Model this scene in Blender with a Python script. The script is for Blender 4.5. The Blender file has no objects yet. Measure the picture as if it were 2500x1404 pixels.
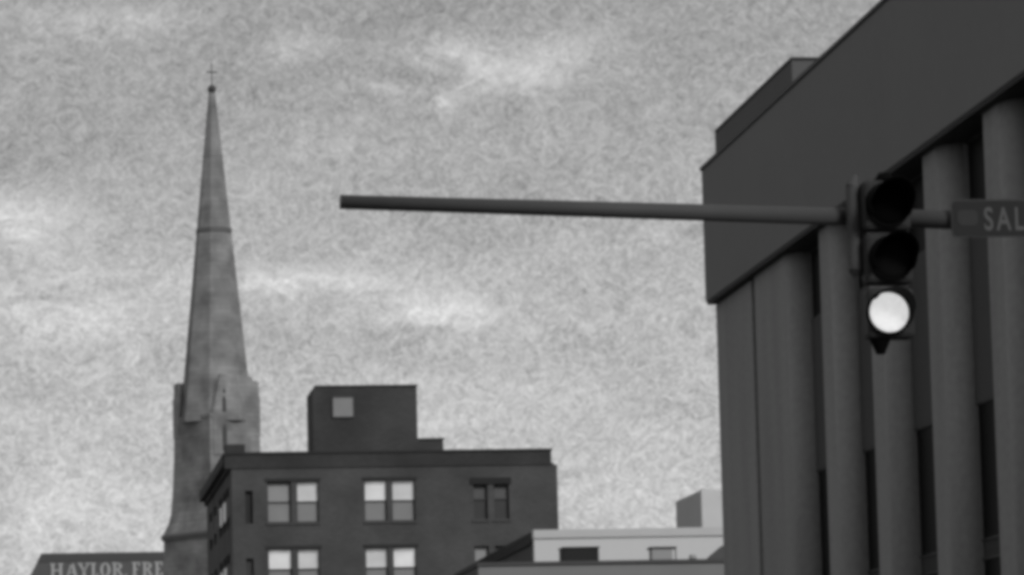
import bpy, bmesh, math, random
from mathutils import Vector, Matrix
random.seed(7)
scene = bpy.context.scene
COL = scene.collection
R = math.radians

# ------------------------------------------------------------------ camera
YAW, PITCH, ROLL = R(7.532), R(7.486), R(1.4)
cam_data = bpy.data.cameras.new("camera")
cam_data.sensor_width = 36.0
cam_data.lens = 36.0 * 9500 / 2500
cam_data.clip_start = 0.5
cam_data.clip_end = 9000
cam = bpy.data.objects.new("camera", cam_data)
COL.objects.link(cam)
f = Vector((math.sin(YAW) * math.cos(PITCH), math.cos(YAW) * math.cos(PITCH), math.sin(PITCH)))
r0 = Vector((math.cos(YAW), -math.sin(YAW), 0))
u0 = r0.cross(f)
r = r0 * math.cos(ROLL) - u0 * math.sin(ROLL)
u = r0 * math.sin(ROLL) + u0 * math.cos(ROLL)
m = Matrix((r, u, -f)).transposed().to_4x4()
m.translation = Vector((0, 0, 1.6))
cam.matrix_world = m
scene.camera = cam

# ------------------------------------------------------------------ sky and sun
TO_SUN = Vector((0.36, -0.80, 0.50)).normalized()
SUN_EL = math.asin(TO_SUN.z)
world = bpy.data.worlds.new("World")
scene.world = world
world.use_nodes = True
nt = world.node_tree
for n in list(nt.nodes):
    nt.nodes.remove(n)

def N(tree, typ, **kw):
    n = tree.nodes.new(typ)
    for k, v in kw.items():
        setattr(n, k, v)
    return n

def M(tree, op, a, b=None, c=None, clamp=False):
    n = tree.nodes.new('ShaderNodeMath')
    n.operation = op
    n.use_clamp = clamp
    for i, v in enumerate((a, b, c)):
        if v is None:
            continue
        if isinstance(v, (int, float)):
            n.inputs[i].default_value = v
        else:
            tree.links.new(v, n.inputs[i])
    return n.outputs[0]

tc = N(nt, 'ShaderNodeTexCoord')
sep = N(nt, 'ShaderNodeSeparateXYZ')
nt.links.new(tc.outputs['Generated'], sep.inputs[0])
az = M(nt, 'MULTIPLY', M(nt, 'ARCTAN2', sep.outputs[0], sep.outputs[1]), 180 / math.pi)
el = M(nt, 'MULTIPLY', M(nt, 'ARCSINE', sep.outputs[2]), 180 / math.pi)

def skynoise(sx, sy, detail, rough, dist, off=0.0, scale=1.0):
    cx = N(nt, 'ShaderNodeCombineXYZ')
    nt.links.new(M(nt, 'MULTIPLY', az, sx), cx.inputs[0])
    nt.links.new(M(nt, 'MULTIPLY', el, sy), cx.inputs[1])
    cx.inputs[2].default_value = off
    n = N(nt, 'ShaderNodeTexNoise')
    n.inputs['Scale'].default_value = scale
    n.inputs['Detail'].default_value = detail
    n.inputs['Roughness'].default_value = rough
    n.inputs['Distortion'].default_value = dist
    nt.links.new(cx.outputs[0], n.inputs['Vector'])
    return M(nt, 'SUBTRACT', n.outputs['Fac'], 0.5)

big = skynoise(0.22, 0.55, 5, 0.6, 0.6, 3.1)        # broad banks of cloud
mid = skynoise(0.8, 1.5, 5, 0.65, 0.8, 8.7)         # wisps
fine = skynoise(3.2, 3.5, 2.5, 0.6, 2.6, 1.3)       # camera grain put into the sky brightness
fine2 = skynoise(7.0, 7.4, 1.0, 0.6, 3.0, 5.3)
# elevation gradient: paler to the horizon
grad = N(nt, 'ShaderNodeMapRange')
grad.interpolation_type = 'SMOOTHSTEP'
grad.inputs['From Min'].default_value = 2.0
grad.inputs['From Max'].default_value = 13.5
grad.inputs['To Min'].default_value = 0.565
grad.inputs['To Max'].default_value = 0.335
nt.links.new(el, grad.inputs['Value'])
# named cloud patches: azimuth, elevation, width, height, strength
CLOUDS = [(6.75, 10.85, 0.75, 0.28, 0.42), (8.3, 10.9, 0.9, 0.4, 0.22), (6.65, 10.28, 0.35, 0.14, 0.25),
          (2.0, 11.5, 1.2, 0.25, 0.20), (4.5, 11.1, 0.5, 0.2, 0.16), (0.3, 8.6, 0.9, 0.35, 0.30),
          (4.4, 7.65, 1.6, 0.2, 0.26), (6.6, 7.15, 1.0, 0.28, 0.30), (1.2, 7.4, 1.6, 0.6, 0.16),
          (6.2, 11.5, 1.0, 0.3, -0.07), (1.4, 9.6, 1.3, 0.6, -0.04), (7.2, 8.7, 2.2, 0.7, -0.04),
          (0.8, 4.6, 1.2, 0.4, 0.12), (5.6, 5.9, 2.5, 0.5, 0.06)]
acc = None
for (a0, e0, w, h, s) in CLOUDS:
    dx = M(nt, 'DIVIDE', M(nt, 'SUBTRACT', M(nt, 'ADD', az, M(nt, 'MULTIPLY', mid, 2.2)), a0), w)
    dy = M(nt, 'DIVIDE', M(nt, 'SUBTRACT', M(nt, 'ADD', el, M(nt, 'MULTIPLY', mid, 0.9)), e0), h)
    d2 = M(nt, 'ADD', M(nt, 'MULTIPLY', dx, dx), M(nt, 'MULTIPLY', dy, dy))
    g = M(nt, 'MULTIPLY', M(nt, 'POWER', math.e, M(nt, 'MULTIPLY', d2, -1.0)), s)
    acc = g if acc is None else M(nt, 'ADD', acc, g)
patch = M(nt, 'MULTIPLY', acc, M(nt, 'ADD', M(nt, 'MULTIPLY', mid, 7.0), 1.7))
fac = M(nt, 'ADD', 1.0, M(nt, 'MULTIPLY', big, 0.40))
fac = M(nt, 'ADD', fac, M(nt, 'MULTIPLY', mid, 0.42))
fac = M(nt, 'ADD', fac, M(nt, 'MULTIPLY', fine, 1.0))
fac = M(nt, 'ADD', fac, M(nt, 'MULTIPLY', fine2, 0.8))
fac = M(nt, 'ADD', fac, patch)
# worm-like bright strokes of the same grain, put into the sky
ridge = M(nt, 'SUBTRACT', 1.0, M(nt, 'MULTIPLY', M(nt, 'ABSOLUTE', skynoise(2.6, 3.0, 1.0, 0.5, 3.2, 11.0)), 16.0), clamp=True)
gate = M(nt, 'MULTIPLY', M(nt, 'ADD', skynoise(1.7, 1.9, 1.0, 0.5, 0.5, 15.0), 0.06), 5.0, clamp=True)
fac = M(nt, 'ADD', fac, M(nt, 'MULTIPLY', M(nt, 'MULTIPLY', ridge, gate), 0.12))
# sky dimmed behind the viewer, added to deepen shade on the pier returns
side = N(nt, 'ShaderNodeMapRange')
side.inputs['From Min'].default_value = -0.9
side.inputs['From Max'].default_value = 0.7
side.inputs['To Min'].default_value = 0.45
side.inputs['To Max'].default_value = 1.0
nt.links.new(sep.outputs[1], side.inputs['Value'])
cloud = M(nt, 'MULTIPLY', M(nt, 'MULTIPLY', M(nt, 'MULTIPLY', grad.outputs[0], fac), side.outputs[0]), 10.0)
sky = N(nt, 'ShaderNodeTexSky', sky_type='NISHITA')
sky.sun_disc = False
sky.sun_elevation = SUN_EL
sky.sun_rotation = math.atan2(TO_SUN.x, TO_SUN.y)
sky.dust_density = 6.0
bw = N(nt, 'ShaderNodeRGBToBW')
nt.links.new(sky.outputs[0], bw.inputs[0])
val = M(nt, 'ADD', M(nt, 'MULTIPLY', cloud, 0.96), M(nt, 'MULTIPLY', M(nt, 'MINIMUM', bw.outputs[0], 6.0), 0.04))
comb = N(nt, 'ShaderNodeCombineColor')
for i in range(3):
    nt.links.new(val, comb.inputs[i])
bg = N(nt, 'ShaderNodeBackground')
bg.inputs['Strength'].default_value = 0.1
nt.links.new(comb.outputs[0], bg.inputs['Color'])
wo = N(nt, 'ShaderNodeOutputWorld')
nt.links.new(bg.outputs[0], wo.inputs['Surface'])

sun_d = bpy.data.lights.new("sun", 'SUN')
sun_d.energy = 1.3
sun_d.angle = R(18)
sun_d.color = (1, 1, 1)
sun = bpy.data.objects.new("sun", sun_d)
COL.objects.link(sun)
sun.rotation_euler = TO_SUN.to_track_quat('Z', 'Y').to_euler()
sun.location = (0, 0, 60)

scene.view_settings.view_transform = 'Standard'
scene.view_settings.look = 'None'
scene.view_settings.exposure = 0.0
scene.view_settings.gamma = 1.0
scene.cycles.pixel_filter_type = 'BLACKMAN_HARRIS'
scene.cycles.filter_width = 4.6
scene.cycles.max_bounces = 6
scene.cycles.use_denoising = True

# ------------------------------------------------------------------ materials (all neutral greys: the scene is monochrome)
def mat(name, g, rough=0.85, var=0.12, scale=0.6, bump=0.0, spec=0.3, emit=0.0, streak=False, metal=0.0, fine_var=0.0):
    ma = bpy.data.materials.new(name)
    ma.use_nodes = True
    t = ma.node_tree
    p = t.nodes['Principled BSDF']
    p.inputs['Roughness'].default_value = rough
    p.inputs['Specular IOR Level'].default_value = spec
    p.inputs['Metallic'].default_value = metal
    c = N(t, 'ShaderNodeTexCoord')
    mp = N(t, 'ShaderNodeMapping')
    t.links.new(c.outputs['Object'], mp.inputs['Vector'])
    if streak:
        mp.inputs['Scale'].default_value = (1, 1, 0.12)
    no = N(t, 'ShaderNodeTexNoise')
    no.inputs['Scale'].default_value = scale
    no.inputs['Detail'].default_value = 6
    no.inputs['Roughness'].default_value = 0.6
    t.links.new(mp.outputs[0], no.inputs['Vector'])
    v = M(t, 'MULTIPLY', M(t, 'ADD', M(t, 'MULTIPLY', M(t, 'SUBTRACT', no.outputs['Fac'], 0.5), var * 3), 1.0), g)
    if fine_var:
        n2 = N(t, 'ShaderNodeTexNoise')
        n2.inputs['Scale'].default_value = scale * 9
        n2.inputs['Detail'].default_value = 3
        t.links.new(c.outputs['Object'], n2.inputs['Vector'])
        v = M(t, 'MULTIPLY', v, M(t, 'ADD', M(t, 'MULTIPLY', M(t, 'SUBTRACT', n2.outputs['Fac'], 0.5), fine_var * 3), 1.0))
    cc = N(t, 'ShaderNodeCombineColor')
    for i in range(3):
        t.links.new(v, cc.inputs[i])
    t.links.new(cc.outputs[0], p.inputs['Base Color'])
    if bump:
        b = N(t, 'ShaderNodeBump')
        b.inputs['Strength'].default_value = bump
        b.inputs['Distance'].default_value = 0.02
        t.links.new(no.outputs['Fac'], b.inputs['Height'])
        t.links.new(b.outputs[0], p.inputs['Normal'])
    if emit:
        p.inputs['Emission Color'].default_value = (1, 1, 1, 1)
        # uneven glow: the signal lens's prisms, and the emission added to blinds
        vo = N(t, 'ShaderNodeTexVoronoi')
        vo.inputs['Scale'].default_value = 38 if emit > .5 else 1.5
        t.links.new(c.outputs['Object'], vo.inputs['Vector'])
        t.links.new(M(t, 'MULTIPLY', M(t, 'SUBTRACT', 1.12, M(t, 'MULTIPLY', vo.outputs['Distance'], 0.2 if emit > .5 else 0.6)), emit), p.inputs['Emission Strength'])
    return ma

def brick_mat(name, g, mortar, w=0.22, h=0.075, var=0.10, big_var=0.38, big_scale=0.4):
    ma = bpy.data.materials.new(name)
    ma.use_nodes = True
    t = ma.node_tree
    p = t.nodes['Principled BSDF']
    p.inputs['Roughness'].default_value = 0.9
    p.inputs['Specular IOR Level'].default_value = 0.2
    c = N(t, 'ShaderNodeTexCoord')
    s = N(t, 'ShaderNodeSeparateXYZ')
    t.links.new(c.outputs['Object'], s.inputs[0])
    cb = N(t, 'ShaderNodeCombineXYZ')
    t.links.new(M(t, 'ADD', s.outputs[0], s.outputs[1]), cb.inputs[0])
    t.links.new(s.outputs[2], cb.inputs[1])
    b = N(t, 'ShaderNodeTexBrick')
    b.inputs['Scale'].default_value = 1
    b.inputs['Brick Width'].default_value = w
    b.inputs['Row Height'].default_value = h
    b.inputs['Mortar Size'].default_value = h * 0.1
    b.inputs['Color1'].default_value = (g * (1 - var),) * 3 + (1,)
    b.inputs['Color2'].default_value = (g * (1 + var),) * 3 + (1,)
    b.inputs['Mortar'].default_value = (mortar,) * 3 + (1,)
    t.links.new(cb.outputs[0], b.inputs['Vector'])
    no = N(t, 'ShaderNodeTexNoise')
    no.inputs['Scale'].default_value = big_scale
    no.inputs['Detail'].default_value = 5
    t.links.new(c.outputs['Object'], no.inputs['Vector'])
    bwn = N(t, 'ShaderNodeRGBToBW')
    t.links.new(b.outputs['Color'], bwn.inputs[0])
    v = M(t, 'MULTIPLY', bwn.outputs[0], M(t, 'ADD', M(t, 'MULTIPLY', M(t, 'SUBTRACT', no.outputs['Fac'], 0.5), big_var * 3), 1.0))
    cc = N(t, 'ShaderNodeCombineColor')
    for i in range(3):
        t.links.new(v, cc.inputs[i])
    t.links.new(cc.outputs[0], p.inputs['Base Color'])
    return ma

MT = {}
MT['fascia'] = mat('cast_concrete', 0.235, var=0.05, scale=0.25, fine_var=0.03)
MT['pier'] = mat('ribbed_concrete', 0.34, var=0.22, scale=0.6, streak=True, fine_var=0.13)
MT['panel'] = mat('precast_infill', 0.09, var=0.2, scale=0.4, streak=True, fine_var=0.06)
MT['recess'] = mat('spandrel_panel', 0.055, var=0.10, scale=0.4, streak=True)
MT['coping'] = mat('roof_coping_metal', 0.05, rough=0.6, var=0.05)
MT['glass_dark'] = mat('tinted_glass', 0.009, rough=0.5, var=0.02, spec=0.04)
MT['roofing'] = mat('roof_membrane', 0.12, var=0.1)
MT['screen'] = mat('roof_screen_concrete', 0.15, var=0.05, scale=0.4)
MT['screen_end'] = mat('roof_screen_end_lit', 0.17, var=0.05, scale=0.4)  # screen concrete again, lit end put into a lighter tone
MT['brick'] = brick_mat('dark_brick', 0.125, 0.11)
MT['brick_dark'] = brick_mat('parapet_brick', 0.08, 0.075)
MT['brick_pent'] = brick_mat('penthouse_brick', 0.095, 0.085)
MT['trim'] = mat('painted_trim', 0.06, var=0.1)
MT['frame'] = mat('window_frame_paint', 0.10, rough=0.5, var=0.05)
MT['blind_white'] = mat('glowing_white_blind', 0.9, rough=0.9, var=0.09, scale=1.6, emit=0.26)  # emission added to brighten the blind; no lamp modelled
MT['blind_pale'] = mat('glowing_pale_blind', 0.8, rough=0.9, var=0.09, scale=1.6, emit=0.15)  # weaker added emission, also just to brighten it
MT['blind_grey'] = mat('grey_roller_blind', 0.5, rough=0.9, var=0.07, scale=0.8)
MT['blind_dim'] = mat('dim_curtain', 0.18, rough=0.9, var=0.10, scale=1.2)
MT['lower_glass'] = mat('lower_sash_glass', 0.40, rough=0.25, var=0.12, scale=0.8)
MT['lower_dim'] = mat('lower_sash_dark_glass', 0.10, rough=0.25, var=0.15, scale=0.8)
MT['stone'] = brick_mat('church_limestone', 0.37, 0.33, w=1.1, h=0.42, var=0.09, big_var=0.6, big_scale=0.5)
MT['spire'] = brick_mat('spire_slate_stone', 0.34, 0.31, w=0.9, h=0.38, var=0.09, big_var=0.6, big_scale=0.5)
MT['stone_dark'] = mat('weathered_band_stone', 0.19, var=0.15, scale=0.8)
MT['louver'] = mat('belfry_louver', 0.11, var=0.1)
MT['metal_dark'] = mat('weathered_finial_metal', 0.10, rough=0.6, var=0.1)
MT['stucco_white'] = mat('white_painted_brick', 0.92, var=0.05, scale=0.3, streak=True)
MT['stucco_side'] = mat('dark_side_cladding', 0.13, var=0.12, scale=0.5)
MT['stucco_trim'] = mat('pale_cornice', 0.8, var=0.05)
MT['low_wall'] = mat('grey_stucco', 0.34, var=0.08, scale=0.35)
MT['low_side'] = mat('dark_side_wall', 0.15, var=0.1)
MT['hvac'] = mat('dark_sheet_metal', 0.035, rough=0.7, var=0.1)
MT['pale_metal'] = mat('pale_sheet_metal', 0.5, rough=0.6, var=0.05)
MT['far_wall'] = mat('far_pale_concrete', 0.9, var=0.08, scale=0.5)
MT['far_side'] = mat('far_shaded_concrete', 0.62, var=0.08, scale=0.5)  # same building as the pale front, shade put into a greyer tone
MT['sign_wall'] = mat('grey_parapet_panel', 0.16, var=0.08, scale=0.3)
MT['sign_cap'] = mat('dark_parapet_cap', 0.12, var=0.08, scale=0.3)
MT['sign_letter'] = mat('pale_letter_enamel', 0.6, var=0.04)
MT['arm_steel'] = mat('galvanised_steel', 0.105, rough=0.65, var=0.10, scale=3.0, metal=0.0, spec=0.25)
MT['housing'] = mat('signal_polycarbonate', 0.045, rough=0.7, var=0.05, scale=4)
MT['visor'] = mat('visor_black', 0.007, rough=0.8, var=0.05, scale=4, spec=0.03)
MT['lens_off'] = mat('unlit_lens', 0.005, rough=0.5, var=0.05, scale=4, spec=0.02)
MT['lens_mid'] = mat('unlit_amber_lens', 0.012, rough=0.5, var=0.05, scale=4, spec=0.05)
MT['lens_on'] = mat('lit_lens', 0.6, rough=0.4, var=0.05, scale=9, emit=0.62)
MT['sign_face'] = mat('street_sign_sheet', 0.02, rough=0.6, var=0.08, scale=5)
MT['sign_border'] = mat('street_sign_border', 0.06, rough=0.6, var=0.05, scale=5)
MT['sign_text'] = mat('street_sign_letters', 0.13, rough=0.6, var=0.05, scale=6)
MT['sign_patch'] = mat('street_sign_emblem', 0.042, rough=0.6, var=0.1, scale=6)
MT['asphalt'] = mat('asphalt', 0.05, rough=0.95, var=0.15, scale=1.2, fine_var=0.1)
MT['paving'] = mat('concrete_paving', 0.15, rough=0.95, var=0.1, scale=0.8)
MT['earth'] = mat('ground_surface', 0.08, rough=1.0, var=0.15, scale=0.05)
MT['paint'] = mat('road_paint', 0.6, var=0.15, scale=3)

# ------------------------------------------------------------------ builders
def obj(name, bm, material, parent=None, loc=None, bevel=0.0, smooth=False):
    me = bpy.data.meshes.new(name)
    bmesh.ops.recalc_face_normals(bm, faces=bm.faces)
    if smooth:
        for fc in bm.faces:
            fc.smooth = True
    bm.to_mesh(me)
    bm.free()
    me.materials.append(MT[material])
    o = bpy.data.objects.new(name, me)
    COL.objects.link(o)
    if loc:
        o.location = loc
    if parent:
        o.parent = parent
    if bevel:
        b = o.modifiers.new('bevel', 'BEVEL')
        b.width = bevel
        b.segments = 2
        b.limit_method = 'ANGLE'
    return o

def empty(name, label, cat, loc=(0, 0, 0), rz=0.0, group=None):
    o = bpy.data.objects.new(name, None)
    COL.objects.link(o)
    o.location = loc
    o.rotation_euler = (0, 0, rz)
    o.empty_display_size = 0.5
    o['label'] = label
    o['category'] = cat
    if group:
        o['group'] = group
    return o

def tag(o, label, cat, group=None):
    o['label'] = label
    o['category'] = cat
    if group:
        o['group'] = group
    return o

def structure(o):
    o['kind'] = 'structure'
    return o

def bx(bm, x0, x1, y0, y1, z0, z1):
    vs = [bm.verts.new(p) for p in ((x0, y0, z0), (x1, y0, z0), (x1, y1, z0), (x0, y1, z0),
                                    (x0, y0, z1), (x1, y0, z1), (x1, y1, z1), (x0, y1, z1))]
    for q in ((0, 3, 2, 1), (4, 5, 6, 7), (0, 1, 5, 4), (1, 2, 6, 5), (2, 3, 7, 6), (3, 0, 4, 7)):
        bm.faces.new([vs[i] for i in q])
    return bm

def BX(*a):
    return bx(bmesh.new(), *a)

def prism(bm, poly, axis, a, b):
    """poly: list of 2-D points; extruded along axis 'x','y' or 'z' from a to b."""
    def P(p, t):
        return {'x': (t, p[0], p[1]), 'y': (p[0], t, p[1]), 'z': (p[0], p[1], t)}[axis]
    A = [bm.verts.new(P(p, a)) for p in poly]
    B = [bm.verts.new(P(p, b)) for p in poly]
    bm.faces.new(A)
    bm.faces.new(B[::-1])
    n = len(poly)
    for i in range(n):
        bm.faces.new((A[i], B[i], B[(i + 1) % n], A[(i + 1) % n]))
    return bm

def loft(bm, rings, cap=True):
    rs = [[bm.verts.new(p) for p in ring] for ring in rings]
    n = len(rs[0])
    for a, b in zip(rs, rs[1:]):
        for i in range(n):
            bm.faces.new((a[i], a[(i + 1) % n], b[(i + 1) % n], b[i]))
    if cap:
        bm.faces.new(rs[0][::-1])
        bm.faces.new(rs[-1])
    return bm

def ngon(r, n, z, rot=0.0, cx=0.0, cy=0.0):
    return [(cx + r * math.cos(rot + 2 * math.pi * i / n), cy + r * math.sin(rot + 2 * math.pi * i / n), z) for i in range(n)]

def tube(bm, p0, p1, r0_, r1_, n=20, cap=True):
    p0, p1 = Vector(p0), Vector(p1)
    d = (p1 - p0).normalized()
    q = d.to_track_quat('Z', 'Y')
    rings = []
    for p, rr in ((p0, r0_), (p1, r1_)):
        rings.append([p + q @ Vector((rr * math.cos(2 * math.pi * i / n), rr * math.sin(2 * math.pi * i / n), 0)) for i in range(n)])
    return loft(bm, rings, cap)

def wall_with_holes(x0, x1, z0, z1, y, thick, holes):
    """Wall slab facing -Y with rectangular openings (cells of a grid left out)."""
    xs = sorted({x0, x1, *[h[0] for h in holes], *[h[1] for h in holes]})
    zs = sorted({z0, z1, *[h[2] for h in holes], *[h[3] for h in holes]})
    bm = bmesh.new()
    nx, nz = len(xs) - 1, len(zs) - 1
    solid = [[not any(h[0] < (xs[i] + xs[i + 1]) / 2 < h[1] and h[2] < (zs[j] + zs[j + 1]) / 2 < h[3] for h in holes)
              for j in range(nz)] for i in range(nx)]
    V = {}
    def v(i, j, k):
        if (i, j, k) not in V:
            V[(i, j, k)] = bm.verts.new((xs[i], y + k * thick, zs[j]))
        return V[(i, j, k)]
    S = lambda i, j: 0 <= i < nx and 0 <= j < nz and solid[i][j]
    for i in range(nx):
        for j in range(nz):
            if not solid[i][j]:
                continue
            bm.faces.new((v(i, j, 0), v(i + 1, j, 0), v(i + 1, j + 1, 0), v(i, j + 1, 0)))
            bm.faces.new((v(i, j, 1), v(i, j + 1, 1), v(i + 1, j + 1, 1), v(i + 1, j, 1)))
            if not S(i - 1, j): bm.faces.new((v(i, j, 0), v(i, j + 1, 0), v(i, j + 1, 1), v(i, j, 1)))
            if not S(i + 1, j): bm.faces.new((v(i + 1, j, 0), v(i + 1, j, 1), v(i + 1, j + 1, 1), v(i + 1, j + 1, 0)))
            if not S(i, j - 1): bm.faces.new((v(i, j, 0), v(i, j, 1), v(i + 1, j, 1), v(i + 1, j, 0)))
            if not S(i, j + 1): bm.faces.new((v(i, j + 1, 0), v(i + 1, j + 1, 0), v(i + 1, j + 1, 1), v(i, j + 1, 1)))
    return bm

# ------------------------------------------------------------------ the setting
g = structure(obj('ground', BX(-2500, 2500, -1500, 3500, -1.0, -0.02), 'earth'))
rd = structure(obj('road', BX(-9, 7.2, -120, 900, -0.015, 0.0), 'asphalt'))
cr = structure(obj('cross_street', BX(-300, 300, 126, 142, -0.012, 0.004), 'asphalt'))
PV = 0.14
structure(obj('pavement_right', BX(7.2, 60, -100, 125.6, -0.015, PV), 'paving'))
structure(obj('pavement_left', BX(-60, -9, -100, 125.6, -0.015, PV), 'paving'))
structure(obj('pavement_right_far', BX(7.2, 120, 142.4, 700, -0.015, PV), 'paving'))
structure(obj('pavement_left_far', BX(-120, -9, 142.4, 700, -0.015, PV), 'paving'))
bm = bmesh.new()
for k in range(28):
    y = -30 + k * 12
    if 120 < y + 3 < 150:
        continue
    bx(bm, -1.0, -0.85, y, y + 4, 0.004, 0.008)
structure(obj('road_markings', bm, 'paint'))

# ------------------------------------------------------------------ right: concrete building with piers
rb = empty('concrete_building', 'large dark concrete building with vertical piers under a deep plain fascia, right side of street', 'building', (22.31, 50, PV))
def RB(name, bm, material, parent=rb, bevel=0.0):
    o = obj(name, bm, material, bevel=bevel)
    # world-space mesh moved into its parent's frame
    off = Vector((22.31, 50, PV))
    o.data.transform(Matrix.Translation(-off))
    o.parent = parent
    return o
YN = 48.0
RB('fascia', BX(22.01, 24.0, YN, 120.0, 16.98, 21.19), 'fascia', bevel=0.04)
RB('coping', BX(21.965, 24.05, YN - 0.05, 120.05, 21.193, 21.30), 'coping')
RB('roof', BX(24.06, 60, YN, 119.9, 20.5, 20.9), 'roofing')
RB('soffit', BX(22.06, 23.9, YN + 0.05, 119.95, 16.90, 16.977), 'hvac')
RB('core_wall', BX(24.0, 60, YN + 0.1, 119.88, 0, 20.49), 'recess')
RB('plinth', BX(22.5, 23.38, YN + 0.2, 119.8, 0, 0.9), 'pier')
# piers: far (silhouette) edge of each
piers = [(114.02, 119.87, 'corner'), (108.0, 113.45, 'wide')]
sil = [104.06, 98.03, 91.7, 85.75, 79.7, 73.7, 67.7, 61.7, 55.7]
for s in sil:
    piers.append((s - 2.1, s, 'plain'))
def pier_mesh(y0, y1, d=0.56):
    c = 0.07
    x0 = 22.31
    ry = 0.75                                   # the street face rolls round into the bay
    arc = [(x0 + d * (1 - math.cos(math.pi / 2 * i / 10)), y0 + ry - ry * math.sin(math.pi / 2 * i / 10)) for i in range(11)]
    poly = [(x0, y1)] + arc + [(x0 + 1.6, y0), (x0 + 1.6, y1)]
    return prism(bmesh.new(), poly, 'z', 0.0, 16.897)
edges = []
for (y0, y1, k) in piers:
    # corner pier returns further so that no daylight shows behind
    if k == 'corner':
        RB('corner_pier', BX(22.31, 23.9, y0, y1, 0, 16.897), 'pier', bevel=.05)
    else:
        po = RB('pier', pier_mesh(y0, y1, 0.50 if k == 'plain' else 0.55), 'pier')
        for fc in po.data.polygons:
            fc.use_smooth = abs(fc.normal.z) < .5 and fc.area < 8
    edges.append((y0, y1))
RB('joint_strip', BX(23.1, 23.8, 113.451, 114.019, 0.92, 16.89), 'visor')
# bays between piers
for (a0, a1), (b0, b1) in zip(edges[1:], edges[2:]):
    y0, y1 = b1 + 0.0, a0 - 0.0          # recess from next pier's far edge to this pier's near edge
    y0 += 0.003
    y1 -= 0.002
    X = 22.86
    RB('spandrel_panel', BX(X, 23.9, y0, y1, 10.62, 14.9), 'panel')
    RB('spandrel_panel', BX(X + 0.05, 23.9, y0, y1, 6.95, 7.35), 'recess')
    RB('spandrel_panel', BX(X + 0.05, 23.9, y0, y1, 3.6, 4.0), 'recess')
    for z0, z1 in ((14.903, 16.895), (7.353, 10.617), (4.003, 6.947), (0.903, 3.597)):
        w = RB('window', BX(X + 0.06, X + 0.10, y0, y1, z0, z1), 'glass_dark')
        ym = (y0 + y1) / 2
        bmf = bmesh.new()
        bx(bmf, X + 0.01, X + 0.057, ym - 0.04, ym + 0.04, z0 + 0.05, z1 - 0.05)
        bx(bmf, X + 0.01, X + 0.057, y0 + 0.001, y1 - 0.001, z0 + 0.001, z0 + 0.05)
        bx(bmf, X + 0.01, X + 0.057, y0 + 0.001, y1 - 0.001, z1 - 0.05, z1 - 0.001)
        fr = obj('frame', bmf, 'coping')
        fr.data.transform(Matrix.Translation(-Vector((22.31, 50, PV))))
        fr.parent = w
# roof screen
scr = RB('roof_screen', BX(22.37, 22.62, 107.4, 119.2, 21.303, 22.3), 'screen')
RB('roof_screen_end', BX(22.37, 29.0, 107.15, 107.397, 21.303, 22.3), 'screen_end')
RB('screen_coping', BX(22.33, 22.66, 107.1, 119.25, 22.303, 22.36), 'coping')
RB('screen_coping', BX(22.663, 29.04, 107.1, 107.44, 22.303, 22.36), 'coping')
RB('roof_screen_end', BX(22.37, 29.0, 119.203, 119.4, 21.303, 22.3), 'screen_end')

# ------------------------------------------------------------------ central brick building
cb = empty('brick_building', 'dark flat-roofed brick building with paired white-blind windows and a rooftop penthouse, beside the steeple', 'building', (20, 200, PV))
OFF = Vector((20, 200, PV))
def CB(name, bm, material, parent=cb, bevel=0.0):
    o = obj(name, bm, material, bevel=bevel)
    o.data.transform(Matrix.Translation(-OFF))
    o.parent = parent
    return o
rowsz = [(16.0, 18.1), (12.55, 14.62), (9.05, 11.12), (5.55, 7.62)]
colsx = [(13.47, 14.70), (14.98, 16.12), (18.49, 19.66), (19.92, 21.12), (24.15, 24.90), (25.22, 26.02)]
holes = [(x0, x1, z0, z1) for (z0, z1) in rowsz for (x0, x1) in colsx]
holes += [(12.33, 12.72, z0 - 0.05, z1 - 0.45) for (z0, z1) in rowsz]
CB('front_wall', wall_with_holes(11.65, 28.58, 0, 18.80, 200.0, 0.4, holes), 'brick')
CB('parapet', BX(11.30, 28.28, 199.93, 200.5, 18.803, 19.52), 'brick_dark')
CB('coping', BX(11.26, 28.33, 199.86, 200.55, 19.523, 19.64), 'trim')
# side wall (towards the street) with openings, built as a -Y wall and turned
sh = []
for (z0, z1) in rowsz:
    for yy in (202.6, 205.8, 209.4, 215.0, 219.5):
        sh.append((yy, yy + 2.6, z0, z1))
bs = wall_with_holes(200.403, 225.0, 0, 18.8, 0, 0.4, sh)
for v_ in bs.verts:
    x, y, z = v_.co
    v_.co = (11.65 + y, x, z)
CB('side_wall', bs, 'brick')
CB('cornice', BX(11.24, 11.9, 200.553, 225.3, 19.05, 19.64), 'trim')
CB('side_parapet', BX(11.5, 11.85, 200.553, 225.2, 18.803, 19.047), 'brick_dark')
CB('rear_wall', BX(12.06, 28.58, 224.6, 225.0, 0, 18.8), 'brick')
CB('end_wall', BX(28.2, 28.58, 200.403, 224.597, 0, 18.8), 'brick')
CB('roof', BX(11.66, 28.5, 200.56, 224.9, 18.803, 18.95), 'roofing')
CB('interior', BX(12.9, 28.0, 202.0, 224.0, 0.2, 18.6), 'hvac')
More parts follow.
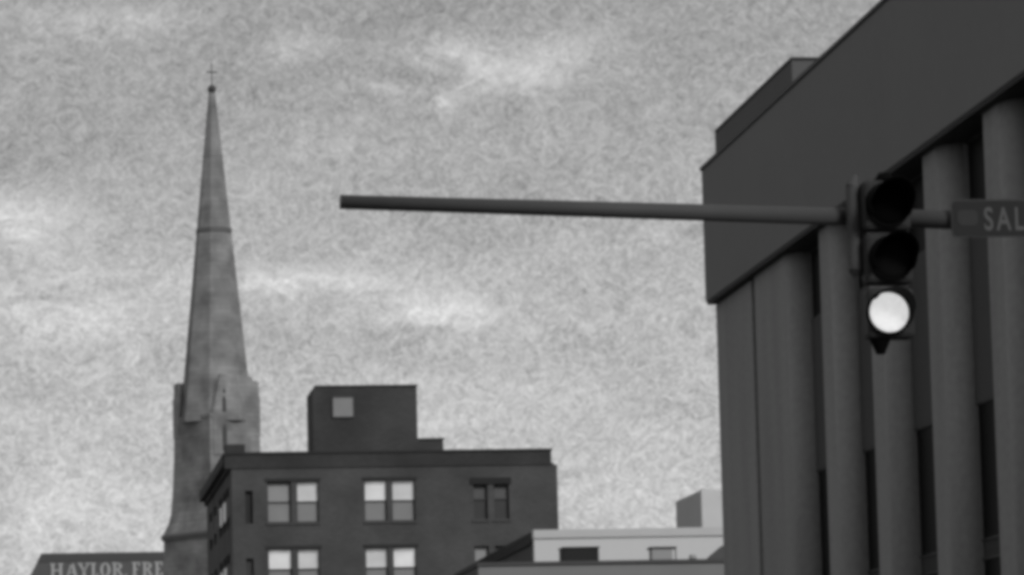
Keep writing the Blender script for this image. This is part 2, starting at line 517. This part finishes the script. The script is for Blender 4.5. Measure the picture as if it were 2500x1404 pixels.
# penthouse with a cut top corner
pp = [(15.98, 18.953), (21.43, 18.953), (21.43, 23.04), (16.06, 23.08), (15.98, 23.0)]
CB('penthouse', prism(bmesh.new(), pp, 'y', 201.0, 205.0), 'brick_pent')
CB('penthouse_coping', BX(16.1, 21.47, 200.95, 205.05, 23.083, 23.17), 'trim')
w = CB('penthouse_window', BX(17.04, 18.07, 200.93, 200.997, 21.53, 22.52), 'lower_glass')
bmf = bmesh.new()
bx(bmf, 16.98, 17.037, 200.9, 200.99, 21.47, 22.58); bx(bmf, 18.073, 18.13, 200.9, 200.99, 21.47, 22.58)
bx(bmf, 17.04, 18.07, 200.9, 200.99, 21.47, 21.527); bx(bmf, 17.04, 18.07, 200.9, 200.99, 22.523, 22.58)
fr = obj('frame', bmf, 'frame'); fr.data.transform(Matrix.Translation(-OFF)); fr.parent = w
CB('stair_bulkhead', BX(21.433, 22.80, 201.3, 206.0, 18.953, 20.30), 'brick_pent')
CB('bulkhead_cap', BX(21.5, 22.86, 201.24, 206.06, 20.303, 20.38), 'trim')
CB('chimney', BX(11.40, 12.4, 200.56, 202.2, 18.96, 20.12), 'brick_dark')

def window_unit(x0, x1, z0, z1, top, low, split=0.47, kind='front'):
    """double-hung window: frame with sash bars, blind behind the upper sash, glass below"""
    y = 200.18
    bmf = bmesh.new()
    t = 0.05
    bx(bmf, x0 + .001, x0 + t, y, y + .08, z0 + .001, z1 - .001)
    bx(bmf, x1 - t, x1 - .001, y, y + .08, z0 + .001, z1 - .001)
    bx(bmf, x0 + t + .001, x1 - t - .001, y, y + .08, z0 + .001, z0 + t)
    bx(bmf, x0 + t + .001, x1 - t - .001, y, y + .08, z1 - t, z1 - .001)
    zs = z1 - (z1 - z0) * split
    bx(bmf, x0 + t + .001, x1 - t - .001, y + .01, y + .07, zs - .035, zs + .035)
    fr = CB('window', bmf, 'frame')
    def sub(name, bm, m_):
        o = obj(name, bm, m_)
        o.data.transform(Matrix.Translation(-OFF))
        o.parent = fr
        return o
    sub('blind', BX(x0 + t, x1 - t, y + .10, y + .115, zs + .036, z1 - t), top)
    sub('pane', BX(x0 + t, x1 - t, y + .082, y + .09, z0 + t, zs - .036), low)
    sub('sill', BX(x0 - .08, x1 + .08, 199.93, 199.997, z0 - .14, z0 - .02), 'frame')
    return fr
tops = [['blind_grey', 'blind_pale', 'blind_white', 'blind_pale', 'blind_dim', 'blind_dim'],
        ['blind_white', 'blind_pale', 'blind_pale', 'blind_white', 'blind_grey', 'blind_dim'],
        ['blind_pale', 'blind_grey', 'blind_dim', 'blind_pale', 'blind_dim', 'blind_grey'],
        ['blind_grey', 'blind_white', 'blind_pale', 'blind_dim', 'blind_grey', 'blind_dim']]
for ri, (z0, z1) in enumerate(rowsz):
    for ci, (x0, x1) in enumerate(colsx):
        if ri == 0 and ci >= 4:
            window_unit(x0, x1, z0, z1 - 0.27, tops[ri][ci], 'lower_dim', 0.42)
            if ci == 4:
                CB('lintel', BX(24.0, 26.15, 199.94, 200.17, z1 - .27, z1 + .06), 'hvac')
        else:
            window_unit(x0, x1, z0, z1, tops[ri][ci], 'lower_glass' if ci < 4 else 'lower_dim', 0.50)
    for xa, xb in ((13.35, 16.24), (18.37, 21.24)):
        CB('lintel', BX(xa, xb, 199.96, 199.997, z1 + .01, z1 + .17), 'trim')
    CB('slit_window', BX(12.335, 12.715, 200.25, 200.3, z0 - .045, z1 - .455), 'trim' if ri == 0 else 'lower_dim')
    for k, yy in enumerate((202.6, 205.8, 209.4, 215.0, 219.5)):
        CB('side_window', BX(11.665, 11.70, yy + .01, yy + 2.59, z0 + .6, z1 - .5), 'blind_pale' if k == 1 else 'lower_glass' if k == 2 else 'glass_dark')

# ------------------------------------------------------------------ church steeple
st = empty('church_steeple', 'tall pointed grey stone church steeple with a cross on top', 'steeple', (18.2, 333.3, PV))
ST_ROT = R(33.2)
H2 = 2.6
def sq(s, z, ex=0.0):
    """square ring in the tower's own frame, rotated so one corner points down the street"""
    a = H2 * s + ex
    return [(-a, -a, z), (a, -a, z), (a, a, z), (-a, a, z)]
st.rotation_euler = (0, 0, ST_ROT)
z_ = lambda z: z - PV
rings = [sq(1.06, z_(24.9 + 3.4)), sq(1.02, z_(31.0)), sq(1.0, z_(34.6))]
obj('tower_base', loft(bmesh.new(), [sq(1.30, 0), sq(1.285, z_(24.2))]), 'stone', st)
obj('ledge', loft(bmesh.new(), [sq(1.33, z_(24.203)), sq(1.35, z_(24.55)), sq(1.31, z_(24.75))]), 'stone_dark', st)
obj('weathering', loft(bmesh.new(), [sq(1.30, z_(24.753)), sq(1.17, z_(25.6)), sq(1.10, z_(26.6)), sq(1.06, z_(28.297))]), 'stone', st)
obj('tower', loft(bmesh.new(), rings), 'stone', st)
# corner pinnacles on the two outer corners
for sx, sy in ((-1, 1), (1, -1)):
    b_ = bmesh.new()
    cx_, cy_ = sx * 2.28, sy * 2.28
    def ring(h, z): return [(cx_ - h, cy_ - h, z), (cx_ + h, cy_ - h, z), (cx_ + h, cy_ + h, z), (cx_ - h, cy_ + h, z)]
    loft(b_, [ring(.40, z_(33.0)), ring(.40, z_(36.2)), ring(.34, z_(36.5)), ring(.32, z_(37.6)), ring(.2, z_(37.75))])
    obj('corner_pinnacle', b_, 'stone', st)
# spire
rot8 = R(22.5 + 20)
def R8(zw): return max(0.06, (65.6 - zw) * 0.1018 + 0.02)
b_ = loft(bmesh.new(), [ngon(R8(zz), 8, z_(zz), rot8) for zz in (34.2, 37.5, 42.0, 46.5, 50.6)])
obj('spire', b_, 'spire', st)
b_ = loft(bmesh.new(), [ngon(R8(50.9) + e, 8, z_(zz), rot8) for zz, e in ((50.603, .02), (50.7, .06), (51.0, .06), (51.1, .0))])
obj('spire_band', b_, 'stone_dark', st)
b_ = loft(bmesh.new(), [ngon(R8(zz), 8, z_(zz), rot8) for zz in (51.103, 55.0, 57.3)])
obj('spire', b_, 'spire', st)
b_ = loft(bmesh.new(), [ngon(R8(57.4) + e, 8, z_(zz), rot8) for zz, e in ((57.303, .0), (57.36, .03), (57.5, .03), (57.55, .0))])
obj('spire_band', b_, 'spire', st)
b_ = loft(bmesh.new(), [ngon(R8(zz), 8, z_(zz), rot8) for zz in (57.553, 60.5, 63.0)])
obj('spire', b_, 'spire', st)
b_ = loft(bmesh.new(), [ngon(rr, 10, z_(zz)) for zz, rr in ((63.003, .20), (63.15, .34), (63.4, .38), (63.6, .28), (63.72, .10))])
obj('finial_knob', b_, 'metal_dark', st)
b_ = bmesh.new()
tube(b_, (0, 0, z_(63.723)), (0, 0, z_(65.7)), .055, .04, 8)
cr_ = obj('cross_rod', b_, 'metal_dark', st)
cb_ = bmesh.new(); a_ = -ST_ROT
dv = Vector((math.cos(a_), math.sin(a_), 0)) * .45
tube(cb_, Vector((0, 0, z_(64.85))) - dv, Vector((0, 0, z_(64.85))) + dv, .065, .065, 8)
b2 = obj('cross_arm', cb_, 'metal_dark', st)
# big gable panel on the right-hand face and its twin at the back
for sgn in (-1, 1):
    b_ = bmesh.new()
    # the face lies at y = sgn*H2 in the tower frame
    poly = [(-2.35, z_(31.2)), (2.02, z_(31.2)), (2.02, z_(37.45)), (1.75, z_(38.05)), (-1.40, z_(38.15)), (-1.66, z_(37.6)), (-2.35, z_(34.7))]
    ya, yb = (-H2 - .13, -.6) if sgn < 0 else (.6, H2 + .13)
    prism(b_, poly, 'y', ya, yb)
    ga = obj('gable', b_, 'stone', st)
    if sgn < 0:
        for (x0, x1, z0, z1) in ((-1.38, -1.0, 34.9, 36.3), (-1.30, -1.05, 36.5, 37.0)):
            xm = (x0 + x1) / 2
            p_ = [(x0, z_(z0)), (x1, z_(z0)), (x1, z_(z1 - .3)), (xm, z_(z1)), (x0, z_(z1 - .3))]
            lv = obj('lancet_window', prism(bmesh.new(), p_, 'y', ya - .03, ya - .003), 'louver', st)
# belfry openings on both near faces
for (x0, x1, z0, z1) in ((-1.42, -0.95, 31.6, 33.9),):
    xm = (x0 + x1) / 2
    p_ = [(x0, z_(z0)), (x1, z_(z0)), (x1, z_(z1 - .45)), (xm, z_(z1)), (x0, z_(z1 - .45))]
    obj('lancet_window', prism(bmesh.new(), p_, 'y', -2.76, -2.733), 'louver', st)
for xm in (-1.5, 0, 1.5):
    p_ = [(xm - .25, z_(29.5)), (xm + .25, z_(29.5)), (xm + .25, z_(33.4)), (xm, z_(33.9)), (xm - .25, z_(33.4))]
    b_ = prism(bmesh.new(), p_, 'y', 2.68, 2.74)
    obj('lancet_window', b_, 'louver', st)
obj('string_course', loft(bmesh.new(), [sq(1.01, z_(34.45), .05), sq(1.01, z_(34.7), .05)]), 'stone', st)

# ------------------------------------------------------------------ far left building with lettering
sb = empty('lettered_building', 'low grey building with pale serif letters along its dark roof band, left of the steeple', 'building', (16, 400, PV))
SO = Vector((16, 400, PV))
def SB(name, bm, material, parent=sb):
    o = obj(name, bm, material)
    o.data.transform(Matrix.Translation(-SO))
    o.parent = parent
    return o
SB('wall', BX(2.4, 29, 400.2, 425, 0.0, 25.0), 'sign_wall')
SB('sign_panel', prism(bmesh.new(), [(2.45, 25.003), (29, 25.003), (29, 26.72), (3.35, 26.72)], 'y', 400.0, 424.8), 'sign_wall')
SB('roof_band', prism(bmesh.new(), [(3.33, 26.723), (29.1, 26.723), (29.1, 27.55), (3.85, 27.60), (3.72, 27.5)], 'y', 399.93, 424.9), 'sign_cap')
for i in range(8):
    for zz in (20.5, 16.5, 12.5, 8.5):
        w_ = SB('window', BX(4 + i * 3.1, 5.8 + i * 3.1, 400.15, 400.197, zz, zz + 2.2), 'lower_dim')
# serif letters from strokes
def letter(ch, x, z, h, w):
    s = h * 0.19          # thick stroke
    tn = h * 0.09         # serif thickness
    bm = bmesh.new()
    Y0, Y1 = 399.88, 399.997
    def bar(x0, x1, z0, z1): prism(bm, [(x0, z0), (x1, z0), (x1, z1), (x0, z1)], 'y', Y0, Y1)
    def para(xa, za, xb, zb, t): prism(bm, [(xa - t / 2, za), (xa + t / 2, za), (xb + t / 2, zb), (xb - t / 2, zb)], 'y', Y0, Y1)
    def serif(xc, zz): bar(xc - s * .95, xc + s * .95, zz, zz + tn)
    l, rr = x + s * .95, x + w - s * .95
    b, t = z, z + h
    if ch == 'H':
        for xc in (l, rr):
            bar(xc - s / 2, xc + s / 2, b + tn, t - tn); serif(xc, b); serif(xc, t - tn)
        bar(l + s / 2, rr - s / 2, b + h * .46, b + h * .46 + tn * 1.2)
    elif ch == 'A':
        xc = x + w / 2
        para(l, b + tn, xc, t, s * .6); para(rr, b + tn, xc + s * .2, t, s * 1.05)
        serif(l, b); serif(rr, b); bar(l + w * .18, rr - w * .18, b + h * .3, b + h * .3 + tn)
    elif ch == 'Y':
        xc = x + w / 2
        bar(xc - s / 2, xc + s / 2, b + tn, b + h * .45); serif(xc, b)
        para(xc, b + h * .45, l, t - tn, s); para(xc, b + h * .45, rr, t - tn, s * .6)
        serif(l, t - tn); serif(rr, t - tn)
    elif ch == 'L':
        bar(l - s / 2, l + s / 2, b + tn, t - tn); serif(l, t - tn)
        bar(x, rr + s * .6, b, b + tn); bar(rr, rr + s * .6, b + tn, b + h * .28)
    elif ch == 'O':
        xc, zc = x + w / 2, z + h / 2
        n = 20
        for i in range(n):
            a0, a1 = 2 * math.pi * i / n, 2 * math.pi * (i + 1) / n
            po, pi_ = (w / 2, h / 2), (w / 2 - s, h / 2 - tn)
            prism(bm, [(xc + po[0] * math.cos(a0), zc + po[1] * math.sin(a0)), (xc + po[0] * math.cos(a1), zc + po[1] * math.sin(a1)),
                       (xc + pi_[0] * math.cos(a1), zc + pi_[1] * math.sin(a1)), (xc + pi_[0] * math.cos(a0), zc + pi_[1] * math.sin(a0))], 'y', Y0, Y1)
    elif ch in 'RFE':
        bar(l - s / 2, l + s / 2, b + tn, t - tn); bar(x, l + s * .95, b, b + tn)
        if ch == 'R':
            bar(x, l + s * .5, t - tn, t)
            xc, zc, ro, ri = l + s * .3, t - h * .26, h * .26, h * .26 - tn
            n = 10
            for i in range(n):
                a0, a1 = -math.pi / 2 + math.pi * i / n, -math.pi / 2 + math.pi * (i + 1) / n
                ex = (w * .55) / ro
                prism(bm, [(xc + ex * ro * math.cos(a0), zc + ro * math.sin(a0)), (xc + ex * ro * math.cos(a1), zc + ro * math.sin(a1)),
                           (xc + (ex * ro - s) * math.cos(a1), zc + ri * math.sin(a1)), (xc + (ex * ro - s) * math.cos(a0), zc + ri * math.sin(a0))], 'y', Y0, Y1)
            para(x + w - s * .6, b, l + s * 1.1, b + h * .5, s)
        else:
            bar(x, rr + s * .6, t - tn, t); bar(rr, rr + s * .6, t - h * .28, t - tn)
            bar(l + s / 2, rr, b + h * .46, b + h * .46 + tn)
            if ch == 'E':
                bar(l + s * .95, rr + s * .6, b, b + tn); bar(rr, rr + s * .6, b + tn, b + h * .28)
    elif ch == ',':
        prism(bm, [(x, b - h * .15), (x + w * .4, b + h * .0), (x + w, b + h * .2), (x, b + h * .2)], 'y', Y0, Y1)
    return bm
px = lambda p: 4.66 + (p - 124) * (16.15 - 4.66) / (398 - 124)
for ch, a, b__ in (('H', 124, 156), ('A', 160, 192), ('Y', 190, 222), ('L', 222, 243), ('O', 245, 270), ('R', 274, 303), (',', 306, 311), ('F', 322, 344), ('R', 347, 374), ('E', 377, 399)):
    SB('letter', letter(ch, px(a), 25.05, 1.5, px(b__) - px(a)), 'sign_letter')

# ------------------------------------------------------------------ low grey roof in front and white building behind it
la = empty('low_grey_building', 'low grey flat-roofed building carrying roof boxes, in front of the white building', 'building', (24, 150, PV))
LO = Vector((24, 150, PV))
def LA(name, bm, material, parent=la):
    o = obj(name, bm, material)
    o.data.transform(Matrix.Translation(-LO))
    o.parent = parent
    return o
LA('front_wall', BX(18.26, 25.2, 150.0, 150.4, 0, 10.58), 'low_wall')
LA('front_wall', BX(25.203, 42.0, 150.01, 150.4, 0, 10.58), 'low_wall')
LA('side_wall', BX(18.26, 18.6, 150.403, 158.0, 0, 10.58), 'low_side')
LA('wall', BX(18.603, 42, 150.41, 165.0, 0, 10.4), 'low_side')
LA('side_cornice', BX(18.20, 18.62, 150.45, 158.0, 10.583, 10.76), 'hvac')
LA('coping', BX(18.20, 42.1, 149.93, 150.447, 10.583, 10.72), 'stucco_side')
hv = obj('rooftop_unit', BX(-.7, .7, 0, 1.2, 0, .56), 'hvac', None, bevel=.03)
hv.location = (22.4, 150.7, 10.72)
bmh = BX(-.74, .74, -.04, 1.24, .563, .60)
p_ = obj('lid', bmh, 'hvac', hv)
for sx in (-.55, .55):
    obj('foot', BX(sx - .06, sx + .06, .1, 1.1, -.32, -.003), 'hvac', hv)
tag(hv, 'squat black box unit on the low grey roof', 'roof unit')
ct = empty('rooftop_cabinet', 'pale cabinet with thin dark top and one slim post on the low grey roof', 'roof unit', (25.67, 150.7, 10.40))
obj('cabinet_body', BX(-.45, .36, .05, .8, 0, .80), 'pale_metal', ct)
obj('cabinet_top', BX(-.52, .52, 0, .9, .803, .87), 'trim', ct)
obj('post', BX(.46, .50, 0, .05, 0, .80), 'hvac', ct)
vc = obj('vent_cap', loft(bmesh.new(), [ngon(.07, 12, 0), ngon(.09, 12, .36), ngon(.17, 12, .40), ngon(.13, 12, .54)]), 'pale_metal', None)
vc.location = (26.84, 150.8, 10.40)
tag(vc, 'tiny white vent cap on the low grey roof', 'vent')
du = obj('roof_hood', prism(bmesh.new(), [(-.55, 0), (1.6, 0), (1.6, 1.1), (.62, 1.0), (.15, .62), (-.3, .22)], 'y', 0, 1.4), 'low_side', bevel=.06)
du.location = (27.75, 151.6, 10.40)
tag(du, 'dark sloping hood on the low roof beside the concrete building', 'roof hood')

wb = empty('white_building', 'plain white-fronted building with dark left flank behind the low grey roof', 'building', (28, 175, PV))
WO = Vector((28, 175, PV))
def WB(name, bm, material, parent=wb):
    o = obj(name, bm, material)
    o.data.transform(Matrix.Translation(-WO))
    o.parent = parent
    return o
WB('front_wall', BX(23.87, 44.0, 175.0, 175.4, 0, 13.3), 'stucco_white')
WB('cornice', BX(23.84, 44.1, 174.9, 175.5, 13.303, 13.68), 'stucco_trim')
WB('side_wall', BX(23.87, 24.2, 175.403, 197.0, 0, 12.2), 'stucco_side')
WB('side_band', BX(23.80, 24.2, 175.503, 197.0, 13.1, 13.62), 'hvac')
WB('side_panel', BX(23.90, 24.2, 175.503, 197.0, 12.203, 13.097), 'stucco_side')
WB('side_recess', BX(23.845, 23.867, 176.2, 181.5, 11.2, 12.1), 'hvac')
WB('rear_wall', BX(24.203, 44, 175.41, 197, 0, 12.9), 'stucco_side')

fb = empty('far_pale_building', 'far pale block with a stepped roofline, at the edge of the concrete building', 'building', (52, 262, PV))
FO = Vector((52, 262, PV))
def FB(name, bm, material, parent=fb):
    o = obj(name, bm, material)
    o.data.transform(Matrix.Translation(-FO))
    o.parent = parent
    return o
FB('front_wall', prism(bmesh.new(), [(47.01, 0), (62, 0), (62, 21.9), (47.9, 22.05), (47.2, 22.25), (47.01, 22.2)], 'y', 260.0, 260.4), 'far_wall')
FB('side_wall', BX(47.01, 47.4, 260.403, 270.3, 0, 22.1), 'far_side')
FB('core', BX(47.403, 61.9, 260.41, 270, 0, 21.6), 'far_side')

# ------------------------------------------------------------------ mast arm, signal, street sign
ma_ = empty('mast_arm_pole', 'long grey steel mast arm reaching over the street from a pole', 'pole', (8.6, 26.1, PV))
PO = Vector((8.6, 26.1, PV))
bm = bmesh.new()
tube(bm, (2.293, 26.1, 5.655), (5.84, 26.1, 5.535), .049, .062, 28)
tube(bm, (5.84, 26.1, 5.535), (8.6, 26.1, 5.44), .062, .078, 28)
for v_ in bm.verts: v_.co -= PO
obj('mast_arm', bm, 'arm_steel', ma_, smooth=True)
bm = bmesh.new()
tube(bm, (0, 0, .35), (0, 0, 6.2), .13, .10, 28)
obj('pole', bm, 'arm_steel', ma_, smooth=True)
obj('pole_cap', loft(bmesh.new(), [ngon(.11, 20, 6.203), ngon(.11, 20, 6.25), ngon(.05, 20, 6.32)]), 'arm_steel', ma_)
obj('base', loft(bmesh.new(), [ngon(.28, 8, 0), ngon(.27, 8, .06), ngon(.17, 8, .12), ngon(.15, 8, .347)]), 'arm_steel', ma_)
bm = tube(bmesh.new(), (2.285, 26.1, 5.6553), (2.2925, 26.1, 5.655), .050, .050, 28)
for v_ in bm.verts: v_.co -= PO
obj('end_cap', bm, 'arm_steel', ma_)
obj('arm_collar', tube(bmesh.new(), (-.20, 0, 5.44 - PV + .007), (-.13, 0, 5.44 - PV + .005), .12, .12, 20), 'arm_steel', ma_)

sg = empty('traffic_signal', 'three-lens traffic signal with its bottom lens lit, hung on the mast arm', 'traffic light', (6.022, 25.86, 5.205))
PIT = 0.362
zc = [PIT * 1.02, 0.0, -PIT * 1.04]
xo = [0.0, 0.012, -0.022]
for k in range(3):
    z = zc[k]
    hb = BX(-.165, .165, -.06, .12, z - PIT / 2 + .006, z + PIT / 2 - .006)
    hs = obj('housing', hb, 'housing', sg, bevel=.035)
    # door rim
    bmr = bmesh.new()
    n = 36
    rings = []
    for (rr, yy) in ((.158, -.063), (.158, -.085), (.138, -.085), (.138, -.063)):
        rings.append([(xo[k] + rr * math.cos(2 * math.pi * i / n), yy, z + rr * math.sin(2 * math.pi * i / n)) for i in range(n)])
    rings.append(rings[0])
    loft(bmr, rings[:4], cap=False)
    obj('lens_rim', bmr, 'visor', hs)
    # lens: shallow dome
    bml = bmesh.new()
    rings = []
    for j in range(7):
        a = j / 6
        rr = .136 * math.sqrt(max(0, 1 - a * a)) + .002
        rings.append([(xo[k] + rr * math.cos(2 * math.pi * i / n), -.066 - .03 * a, z + rr * math.sin(2 * math.pi * i / n)) for i in range(n)])
    loft(bml, rings)
    ln = obj('lens', bml, ('lens_off', 'lens_mid', 'lens_on')[k], hs, smooth=True)
    if k == 2:
        ln['label'] = 'glowing white bottom lens'
    # cut-away tunnel visor: open at the bottom, longer at the top
    bmv = bmesh.new()
    full = 0.30 if k < 2 else 0.25
    A0, A1 = (R(-35), R(212)) if k < 2 else (R(-60), R(148))
    inner, outer, inner_b, outer_b = [], [], [], []
    nn = 40
    for i in range(nn + 1):
        a = A0 + (A1 - A0) * i / nn
        t = max(0.0, math.sin(a)) ** .6
        ln_ = .06 + (full - .06) * (0.25 + .75 * t) * 1
        c_, s_ = math.cos(a), math.sin(a)
        dz = -.02 * ln_
        inner_b.append((xo[k] + .146 * c_, -.07, z + .146 * s_))
        outer_b.append((xo[k] + .152 * c_, -.07, z + .152 * s_))
        inner.append((xo[k] + .146 * c_, -.07 - ln_, z + .146 * s_ + dz))
        outer.append((xo[k] + .152 * c_, -.07 - ln_, z + .152 * s_ + dz))
    L = [[bmv.verts.new(p) for p in q] for q in (inner_b, inner, outer, outer_b)]
    for p, q in zip(L, L[1:] + L[:1]):
        for i in range(nn):
            bmv.faces.new((p[i], p[i + 1], q[i + 1], q[i]))
    bmv.faces.new([q[0] for q in L]); bmv.faces.new([q[-1] for q in L][::-1])
    obj('visor', bmv, 'visor', hs, smooth=False)
# mounting bracket on the left/back
bm = bmesh.new()
tube(bm, (-.205, .10, -.06), (-.205, .10, .52), .05, .05, 16)
tube(bm, (-.205, .10, .52), (-.185, .10, .60), .05, .02, 16)
tube(bm, (-.205, .10, -.06), (-.195, .10, -.10), .05, .03, 16)
bx(bm, -.205, -.06, .08, .119, .44, .48)
bx(bm, -.205, -.06, .08, .119, -.04, 0)
obj('bracket', bm, 'arm_steel', sg)
bm = bmesh.new()
tube(bm, (-.07, .02, -.372 - PIT / 2 - .10), (-.07, .02, -.372 - PIT / 2 + .002), .03, .075, 16)
obj('bottom_fitting', bm, 'visor', sg, smooth=False)
bm = bmesh.new()
tube(bm, (0, .02, .552), (0, .02, .60), .07, .04, 16)
obj('top_fitting', bm, 'visor', sg)

ss = empty('street_name_sign', 'dark street name sign reading SALINA beside the signal', 'street sign', (7.10, 25.99, 5.505))
W2, HH = .59, .132
def rrect(w, h, c, n=5):
    pts = []
    for cx_, cy_, a0 in ((w - c, h - c, 0), (-w + c, h - c, 90), (-w + c, -h + c, 180), (w - c, -h + c, 270)):
        for i in range(n + 1):
            a = R(a0 + 90 * i / n)
            pts.append((cx_ + c * math.cos(a), cy_ + c * math.sin(a)))
    return pts
obj('border', prism(bmesh.new(), rrect(W2, HH, .035), 'y', -.002, .006), 'sign_border', ss)
obj('face', prism(bmesh.new(), rrect(W2 - .012, HH - .012, .028), 'y', -.006, -.0023), 'sign_face', ss)
em = obj('emblem', prism(bmesh.new(), rrect(.072, .055, .035), 'y', -.009, -.0063), 'sign_patch', ss)
em.location = (-.475, 0, 0.002)
def text_mesh(name, s, size, loc, material, parent, sx=1.0):
    cu = bpy.data.curves.new(name, 'FONT')
    cu.body = s
    cu.size = size
    cu.extrude = .0015
    cu.offset = size * .018
    cu.space_character = 1.32
    t = bpy.data.objects.new(name + '_src', cu)
    COL.objects.link(t)
    bpy.context.view_layer.update()
    me = bpy.data.meshes.new_from_object(t.evaluated_get(bpy.context.evaluated_depsgraph_get()))
    bpy.data.objects.remove(t)
    bpy.data.curves.remove(cu)
    me.materials.clear(); me.materials.append(MT[material])
    o = bpy.data.objects.new(name, me)
    COL.objects.link(o)
    me.transform(Matrix.Rotation(R(90), 4, 'X') @ Matrix.Diagonal((sx, 1, 1, 1)))
    o.location = loc
    o.parent = parent
    return o
text_mesh('lettering', 'SALINA', .225, (-.362, -.0082, -.083), 'sign_text', ss, .66)
bm = bmesh.new()
for xx in (-.40, .35):
    zz = -.02 if xx < 0 else -.05
    bx(bm, xx - .03, xx + .03, .0065, .19, zz - .01, zz + .085)
obj('clamp', bm, 'sign_border', ss)
